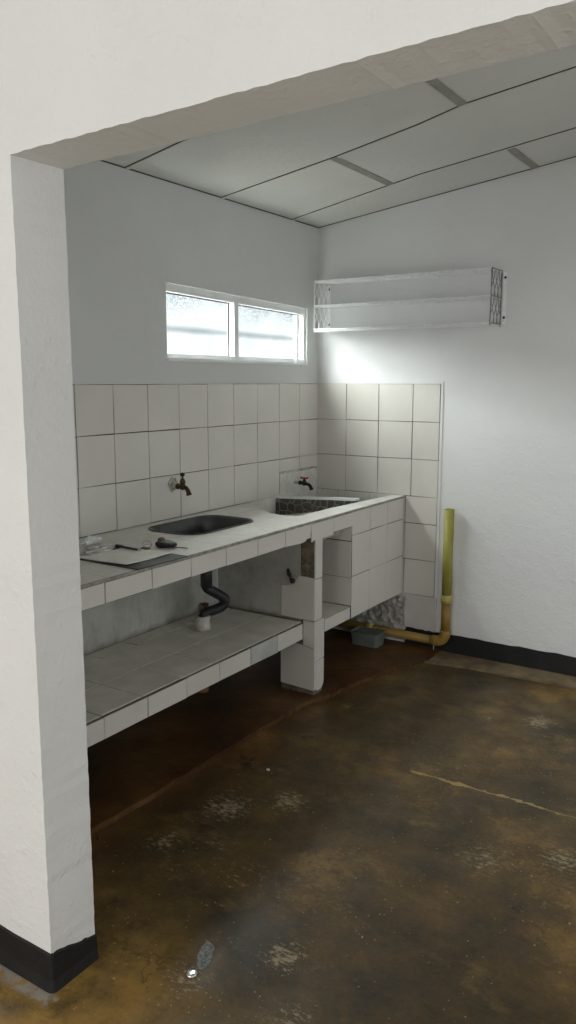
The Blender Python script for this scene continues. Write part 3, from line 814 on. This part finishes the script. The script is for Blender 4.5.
tp2 = thing('garden_tap', 'black tap with red T handle above the laundry basin', 'tap', (0.006, -0.245, 0.905))
bm = bmesh.new(); lathe(bm, [(0.010, 0), (0.010, 0.040), (0.008, 0.042)], (0.005, -0.245, 0.905), (1, 0, 0)); obj('pipe_sleeve', bm, WHITEPVC, tp2, True)
bm = bmesh.new()
lathe(bm, [(0.009, 0), (0.014, 0.002), (0.014, 0.014), (0.010, 0.017), (0.010, 0.024), (0.016, 0.032), (0.017, 0.040), (0.013, 0.050), (0.008, 0.054)], (0.040, -0.245, 0.904), (1, 0, -0.05))
lathe(bm, [(0.010, -0.004), (0.011, 0.014), (0.008, 0.020), (0.005, 0.030)], (0.078, -0.245, 0.904))
tube(bm, catmull([Vector(p) for p in ((0.085, -0.245, 0.900), (0.108, -0.245, 0.896), (0.124, -0.245, 0.884), (0.131, -0.245, 0.868))], 6), 0.0105, 14)
lathe(bm, [(0.013, 0), (0.0135, 0.006), (0.012, 0.012), (0.008, 0.012)], (0.1295, -0.245, 0.874), (0.32, 0, -0.94))
obj('body', bm, BLACKMETAL, tp2, True)
bm = bmesh.new()
tube(bm, [(0.050, -0.245, 0.939), (0.058, -0.245, 0.935), (0.078, -0.245, 0.934), (0.098, -0.245, 0.935), (0.106, -0.245, 0.939)], [0.006, 0.0055, 0.006, 0.0055, 0.006], 10)
lathe(bm, [(0.007, 0), (0.007, 0.010), (0.0, 0.011)], (0.078, -0.245, 0.930))
obj('handle', bm, REDPL, tp2, True)

for tp_, k_ in ((tp1, 0.80), (tp2, 0.86)):
    o_ = tp_.location.copy()
    for ch in tp_.children:
        for v in ch.data.vertices: v.co = o_ + (v.co - o_)*k_ + Vector((0, 0, 0))

# ================================================================== YELLOW PIPE
yp = thing('waste_pipe', 'yellow waste pipe rising against the white wall beside the tiled basin', 'pipe', (0.83, -0.045, 0.07))
PX, PY, PZ, PR = 0.834, -0.046, 0.078, 0.026
bm = bmesh.new()
R0 = 0.0
lathe(bm, [(PR-0.004, 0.02), (PR-0.004, 0.472), (PR, 0.474), (PR, 0.0)], (PX, PY, 0.325)); obj('riser', bm, YELLOW, yp, True)
bm = bmesh.new(); lathe(bm, [(PR-0.001, 0), (PR+0.003, 0.0), (PR+0.003, 0.042), (PR-0.001, 0.044)], (PX, PY, 0.296)); obj('sleeve', bm, CREAMPIPE, yp, True)
bm = bmesh.new(); tube(bm, [(PX, PY, 0.30), (PX, PY, 0.135)], PR-0.001, 20); obj('lower_riser', bm, OCHRE, yp, True)
bm = bmesh.new()
q = 0.052; ep = [Vector((PX, PY, 0.145))]
for k in range(9):
    a = PI/2*k/8; ep.append(Vector((PX-q+q*math.cos(a), PY, PZ+q-q*math.sin(a))))
ep.append(Vector((PX-q-0.022, PY, PZ)))
tube(bm, ep, [PR+0.0025]*len(ep), 20); obj('elbow', bm, OCHRE, yp, True)
bm = bmesh.new(); tube(bm, [(PX-q-0.015, PY, PZ), (0.36, PY, PZ+0.002), (0.05, PY, PZ+0.002)], PR-0.003, 18); obj('floor_run', bm, OCHRE, yp, True)
bm = bmesh.new(); tube(bm, [(0.365, PY, PZ+0.002), (0.405, PY, PZ+0.002)], PR+0.002, 18); obj('coupling', bm, CREAMPIPE, yp, True)
bm = bmesh.new(); tube(bm, [(PX-0.058, PY-0.012, PZ-0.022), (PX-0.058, PY-0.013, PZ-0.04), (PX-0.057, PY-0.013, PZ-0.054)], [0.003, 0.0022, 0.0008], 8); obj('glue_drip', bm, WHITEPVC, yp, True)

# ================================================================== WIRE RACK
rk = thing('wire_shelf_rack', 'white three-tier wire rack fixed high on the plain white wall', 'shelf rack', (0.56, -0.005, 1.73))
RX0, RX1, RY0, RY1 = 0.080, 1.052, -0.170, -0.022
TZ = [1.731, 1.856, 1.983]
for z in TZ:
    bm = bmesh.new()
    for k in range(11):
        y = RY0 + (RY1-RY0)*k/10
        tube(bm, [(RX0, y, z), (RX1, y, z)], 0.0034 if k in (0, 10) else 0.0028, 6)
    for x in (RX0, RX0+0.32, RX1-0.32, RX1):
        tube(bm, [(x, RY0, z-0.004), (x, RY1, z-0.004)], 0.0025, 6)
    tube(bm, [(RX0, RY0, z-0.012), (RX1, RY0, z-0.012)], 0.0022, 6)
    obj('tier', bm, WIRE, rk, True)
for x, mt in ((RX0, WIRE), (RX1, GREYWIRE)):
    bm = bmesh.new()
    for y in (RY0, RY1): tube(bm, [(x, y, TZ[0]-0.012), (x, y, TZ[2]+0.004)], 0.0028, 8)
    for a, b in ((TZ[0], TZ[1]), (TZ[1], TZ[2])):
        w = (RY1-RY0)/3
        for k in range(3):
            y0 = RY0+w*k; y1 = y0+w
            tube(bm, [(x-0.002, y0, a), (x-0.002, y0+w*0.15, a+(b-a)*.3), (x-0.002, y1-w*.15, b-(b-a)*.3), (x-0.002, y1, b)], 0.0018, 6)
            tube(bm, [(x+0.002, y1, a), (x+0.002, y1-w*0.15, a+(b-a)*.3), (x+0.002, y0+w*.15, b-(b-a)*.3), (x+0.002, y0, b)], 0.0018, 6)
    for z in TZ: tube(bm, [(x, RY0, z), (x, RY1, z)], 0.0034, 6)
    obj('end_lattice', bm, mt, rk, True)
for x in (0.072, 1.062):
    bm = bmesh.new()
    box(bm, (x-0.009, -0.003, 1.735), (x+0.009, -0.0003, 1.98), 0.0008)
    for z in (TZ[2]-0.02, TZ[0]+0.02): tube(bm, [(x, -0.002, z), (x-0.006, RY1, z)], 0.004, 8)
    br = obj('wall_bracket', bm, WIRE, rk)
    for z in (1.955, 1.765):
        bm = bmesh.new(); lathe(bm, [(0.006, 0), (0.006, 0.004), (0.003, 0.006), (0, 0.006)], (x+0.002, -0.003, z), (0, -1, 0), 12)
        obj('screw', bm, DARKMETAL, br, True)

# ================================================================== THINGS ON THE COUNTER
cb = thing('clipboard', 'dark clipboard holding white paper at the edge of the worktop', 'clipboard', (0.41, -1.965, CT))
bm = bmesh.new()
def slab4(bm, pts, z0, z1):
    prism(bm, pts, [], z0, z1)
slab4(bm, [(0.250, -2.085), (0.572, -2.088), (0.576, -1.842), (0.250, -1.848)], CT+0.001, CT+0.0045)
obj('board', bm, BOARD, cb)
bm = bmesh.new()
n = 10; g = []
for i in range(n+1):
    row = []
    for j in range(n+1):
        u, w = i/n, j/n
        x = 0.262 + (0.512-0.262)*u; y = -2.078 + (0.222)*w
        z = CT+0.0056 + 0.005*u*u*(0.4+0.6*abs(w-0.5)*2)
        row.append((x, y, z))
    g.append(row)
top = [[bm.verts.new(p) for p in r] for r in g]; bot = [[bm.verts.new((p[0], p[1], p[2]-0.0008)) for p in r] for r in g]
for i in range(n):
    for j in range(n):
        bm.faces.new((top[i][j], top[i+1][j], top[i+1][j+1], top[i][j+1])); bm.faces.new((bot[i][j], bot[i][j+1], bot[i+1][j+1], bot[i+1][j]))
for k in range(n):
    bm.faces.new((top[0][k], top[0][k+1], bot[0][k+1], bot[0][k])); bm.faces.new((top[n][k], bot[n][k], bot[n][k+1], top[n][k+1]))
    bm.faces.new((top[k][0], bot[k][0], bot[k+1][0], top[k+1][0])); bm.faces.new((top[k][n], top[k+1][n], bot[k+1][n], bot[k][n]))
obj('paper', bm, PAPER, cb, True)
bm = bmesh.new()
# curved spring clip at the far end of the board
prof = [(0.292, 0.006), (0.280, 0.010), (0.268, 0.013), (0.256, 0.012), (0.246, 0.018), (0.238, 0.027)]
for ya, yb, pr_ in ((-2.035, -1.885, prof[:4]), (-2.0, -1.92, prof[2:])):
    a = [[bm.verts.new((x, y, CT+z+dz)) for x, z in pr_] for y in (ya, yb) for dz in (0, 0.0015)]
    for k in range(len(pr_)-1):
        for s, t_ in ((0, 1), (1, 3), (3, 2), (2, 0)):
            bm.faces.new((a[s][k], a[s][k+1], a[t_][k+1], a[t_][k]))
    bm.faces.new((a[0][0], a[1][0], a[3][0], a[2][0])); bm.faces.new((a[0][-1], a[2][-1], a[3][-1], a[1][-1]))
tube(bm, [(0.268, -2.035, CT+0.012), (0.268, -1.885, CT+0.012)], 0.005, 10)
obj('clip', bm, CHROME, cb, True)
# crumpled wrapper by the clip
bm = bmesh.new()
r = bmesh.ops.create_icosphere(bm, subdivisions=3, radius=1.0)
for v in r['verts']:
    d = 1 + 0.35*noise.noise(v.co*2.2) + 0.2*noise.noise(v.co*5)
    v.co = Vector((0.196 + 0.026*v.co.x*d, -1.935 + 0.042*v.co.y*d, CT + 0.026 + max(-0.0255, 0.024*v.co.z*d)))
w = obj('crumpled_wrapper', bm, simple('clear_white_film', (224, 226, 222), 0.25, 0, 0.06, 60)); tag(w, 'small crumpled white wrapper behind the clipboard', 'wrapper')

pn = thing('ballpoint_pen', 'dark blue pen lying on the white paper', 'pen', (0.335, -1.893, CT+0.012))
pa, pb = Vector((0.262, -1.879, CT+0.0115)), Vector((0.414, -1.902, CT+0.0155))
d = (pb-pa).normalized()
bm = bmesh.new(); lathe(bm, [(0.0, 0), (0.0042, 0.001), (0.0048, 0.004), (0.0048, 0.128), (0.0042, 0.132)], pa, d, 12); obj('barrel', bm, NAVY, pn, True)
bm = bmesh.new(); lathe(bm, [(0.0042, 0), (0.0038, 0.006), (0.0012, 0.018), (0.0, 0.022)], pa+d*0.132, d, 12); obj('tip', bm, CHROME, pn, True)
bm = bmesh.new(); box(bm, (0.0, -0.0012, 0.0), (0.040, 0.0012, 0.0012))
R_ = d.to_track_quat('X', 'Z').to_matrix().to_4x4()
bmesh.ops.transform(bm, matrix=Matrix.Translation(pa + d*0.004 + Vector((0, 0, 0.0052))) @ R_, verts=bm.verts[:])
obj('clip', bm, NAVY, pn)

ky = thing('key_bunch', 'bunch of keys with a black fob beside the paper', 'keys', (0.40, -1.775, CT))
bm = bmesh.new()
r = bmesh.ops.create_icosphere(bm, subdivisions=3, radius=1.0)
for v in r['verts']:
    x, y, z = v.co
    v.co = Vector((0.402 + 0.042*x + 0.010*y, -1.758 + 0.030*y, CT + 0.0125 + max(-0.0117, 0.012*z*(1.2-0.4*x))))
obj('fob', bm, BLACKPL, ky, True)
bm = bmesh.new()
def ring(c, R, rad, ax, n=20):
    u, v = frame_axes(Vector(ax)); c = Vector(c)
    pts = [c + R*(math.cos(2*PI*k/n)*u + math.sin(2*PI*k/n)*v) for k in range(n+1)]
    tube(bm, pts, rad, 8, cap=False)
ring((0.345, -1.800, CT+0.012), 0.016, 0.0016, (0.6, -0.5, 0.62)); ring((0.353, -1.806, CT+0.009), 0.012, 0.0013, (0.2, -0.2, 0.9))
obj('ring', bm, CHROME, ky, True)
bm = bmesh.new()
pts = [(0.428, -1.755), (0.492, -1.742), (0.495, -1.747), (0.487, -1.750), (0.483, -1.748), (0.475, -1.753), (0.468, -1.751), (0.430, -1.763)]
prism(bm, pts, [], CT+0.004, CT+0.0065); obj('key_blade', bm, RUST, ky)
bm = bmesh.new(); prism(bm, rounded(0.335, -1.830, 0.372, -1.806, 0.008), [], CT+0.0005, CT+0.0028); obj('key_head', bm, LEATHER, ky)
bm = bmesh.new()
r = bmesh.ops.create_icosphere(bm, subdivisions=2, radius=1.0)
for v in r['verts']: v.co = Vector((0.378 + 0.014*v.co.x, -1.757 + 0.016*v.co.y, CT + 0.027 + 0.009*v.co.z))
obj('leather_tag', bm, LEATHER, ky, True)

# ================================================================== FLOOR THINGS
tb = thing('plastic_tub', 'pale grey-green plastic tub on the floor beneath the laundry basin', 'tub', (0.43, -0.15, 0.0205))
bm = bmesh.new()
def tubring(x0, y0, x1, y1, z, r=0.016): return [bm.verts.new((p[0], p[1], z)) for p in rounded(x0, y0, x1, y1, r, 4)]
tx, ty, tz = -0.012, -0.015, 0.0
a = [tubring(tx+0.356, -0.19, tx+0.510, -0.09, 0.0205), tubring(tx+0.350, -0.194, tx+0.516, -0.086, 0.085), tubring(tx+0.347, -0.197, tx+0.519, -0.083, 0.086), tubring(tx+0.347, -0.197, tx+0.519, -0.083, 0.095),
     tubring(tx+0.353, -0.191, tx+0.513, -0.089, 0.096), tubring(tx+0.359, -0.185, tx+0.507, -0.095, 0.088)]
for p_, q_ in zip(a, a[1:]):
    for k in range(len(p_)): bm.faces.new((p_[k], p_[(k+1) % len(p_)], q_[(k+1) % len(p_)], q_[k]))
bm.faces.new(a[0][::-1]); bm.faces.new(a[-1])
obj('bucket', bm, TUBM, tb)

rv = thing('rusty_valve', 'small rusty valve stub on the low shelf behind the drain hose', 'valve', (0.03, -1.07, ST))
bm = bmesh.new()
lathe(bm, [(0.018, 0.0005), (0.018, 0.012), (0.011, 0.016), (0.011, 0.03), (0.016, 0.034), (0.016, 0.046), (0.0, 0.05)], (0.032, -1.075, ST), (0, 0, 1), 14)
obj('stem', bm, RUST, rv, True)
bm = bmesh.new(); tube(bm, [(0.032, -1.075, ST+0.024), (0.06, -1.10, ST+0.024)], 0.008, 10); obj('side_outlet', bm, RUST, rv, True)

bc = thing('bottle_cap', 'shiny silver bottle cap on the floor near the wall opening', 'cap', (1.203, -2.6, 0))
bm = bmesh.new()
n = 42; prof = [(0.0150, 0.0005), (0.0145, 0.004), (0.0125, 0.0062), (0.009, 0.0068)]
rings = []
for r_, z_ in prof:
    rings.append([bm.verts.new((1.203 + (r_ + (0.0008*(1 if k % 2 else -1) if z_ < 0.0045 else 0))*math.cos(2*PI*k/n), -2.600 + (r_ + (0.0008*(1 if k % 2 else -1) if z_ < 0.0045 else 0))*math.sin(2*PI*k/n), z_+0.0003)) for k in range(n)])
for p_, q_ in zip(rings, rings[1:]):
    for k in range(n): bm.faces.new((p_[k], p_[(k+1) % n], q_[(k+1) % n], q_[k]))
bm.faces.new(rings[-1]); bm.faces.new(rings[0][::-1])
obj('crown', bm, CHROME, bc, True)
bm = bmesh.new()
lp = []
for k in range(28):
    a = 2*PI*k/28; rr_ = 1 + 0.25*noise.noise(Vector((math.cos(a)*2, math.sin(a)*2, 4)))
    u, v = 0.052*rr_*math.cos(a), 0.020*rr_*math.sin(a)
    ang = math.radians(118); lp.append((1.190 + u*math.cos(ang) - v*math.sin(ang), -2.530 + u*math.sin(ang) + v*math.cos(ang)))
prism(bm, lp, [], 0.0003, 0.0016)
lf = obj('dry_leaf', bm, LEAF); tag(lf, 'grey shrivelled leaf on the floor just behind the bottle cap', 'leaf')
def chip(x, y, s, label):
    bm = bmesh.new(); n = 9
    prism(bm, [(x + s*random.uniform(.6, 1.1)*math.cos(2*PI*k/n), y + 0.8*s*random.uniform(.6, 1.1)*math.sin(2*PI*k/n)) for k in range(n)], [], 0.0002, 0.0035)
    return tag(obj('paint_chip', bm, CHIP), label, 'paint chip')
chip(0.762, -1.618, 0.010, 'white paint chip on the dark floor in front of the low shelf')
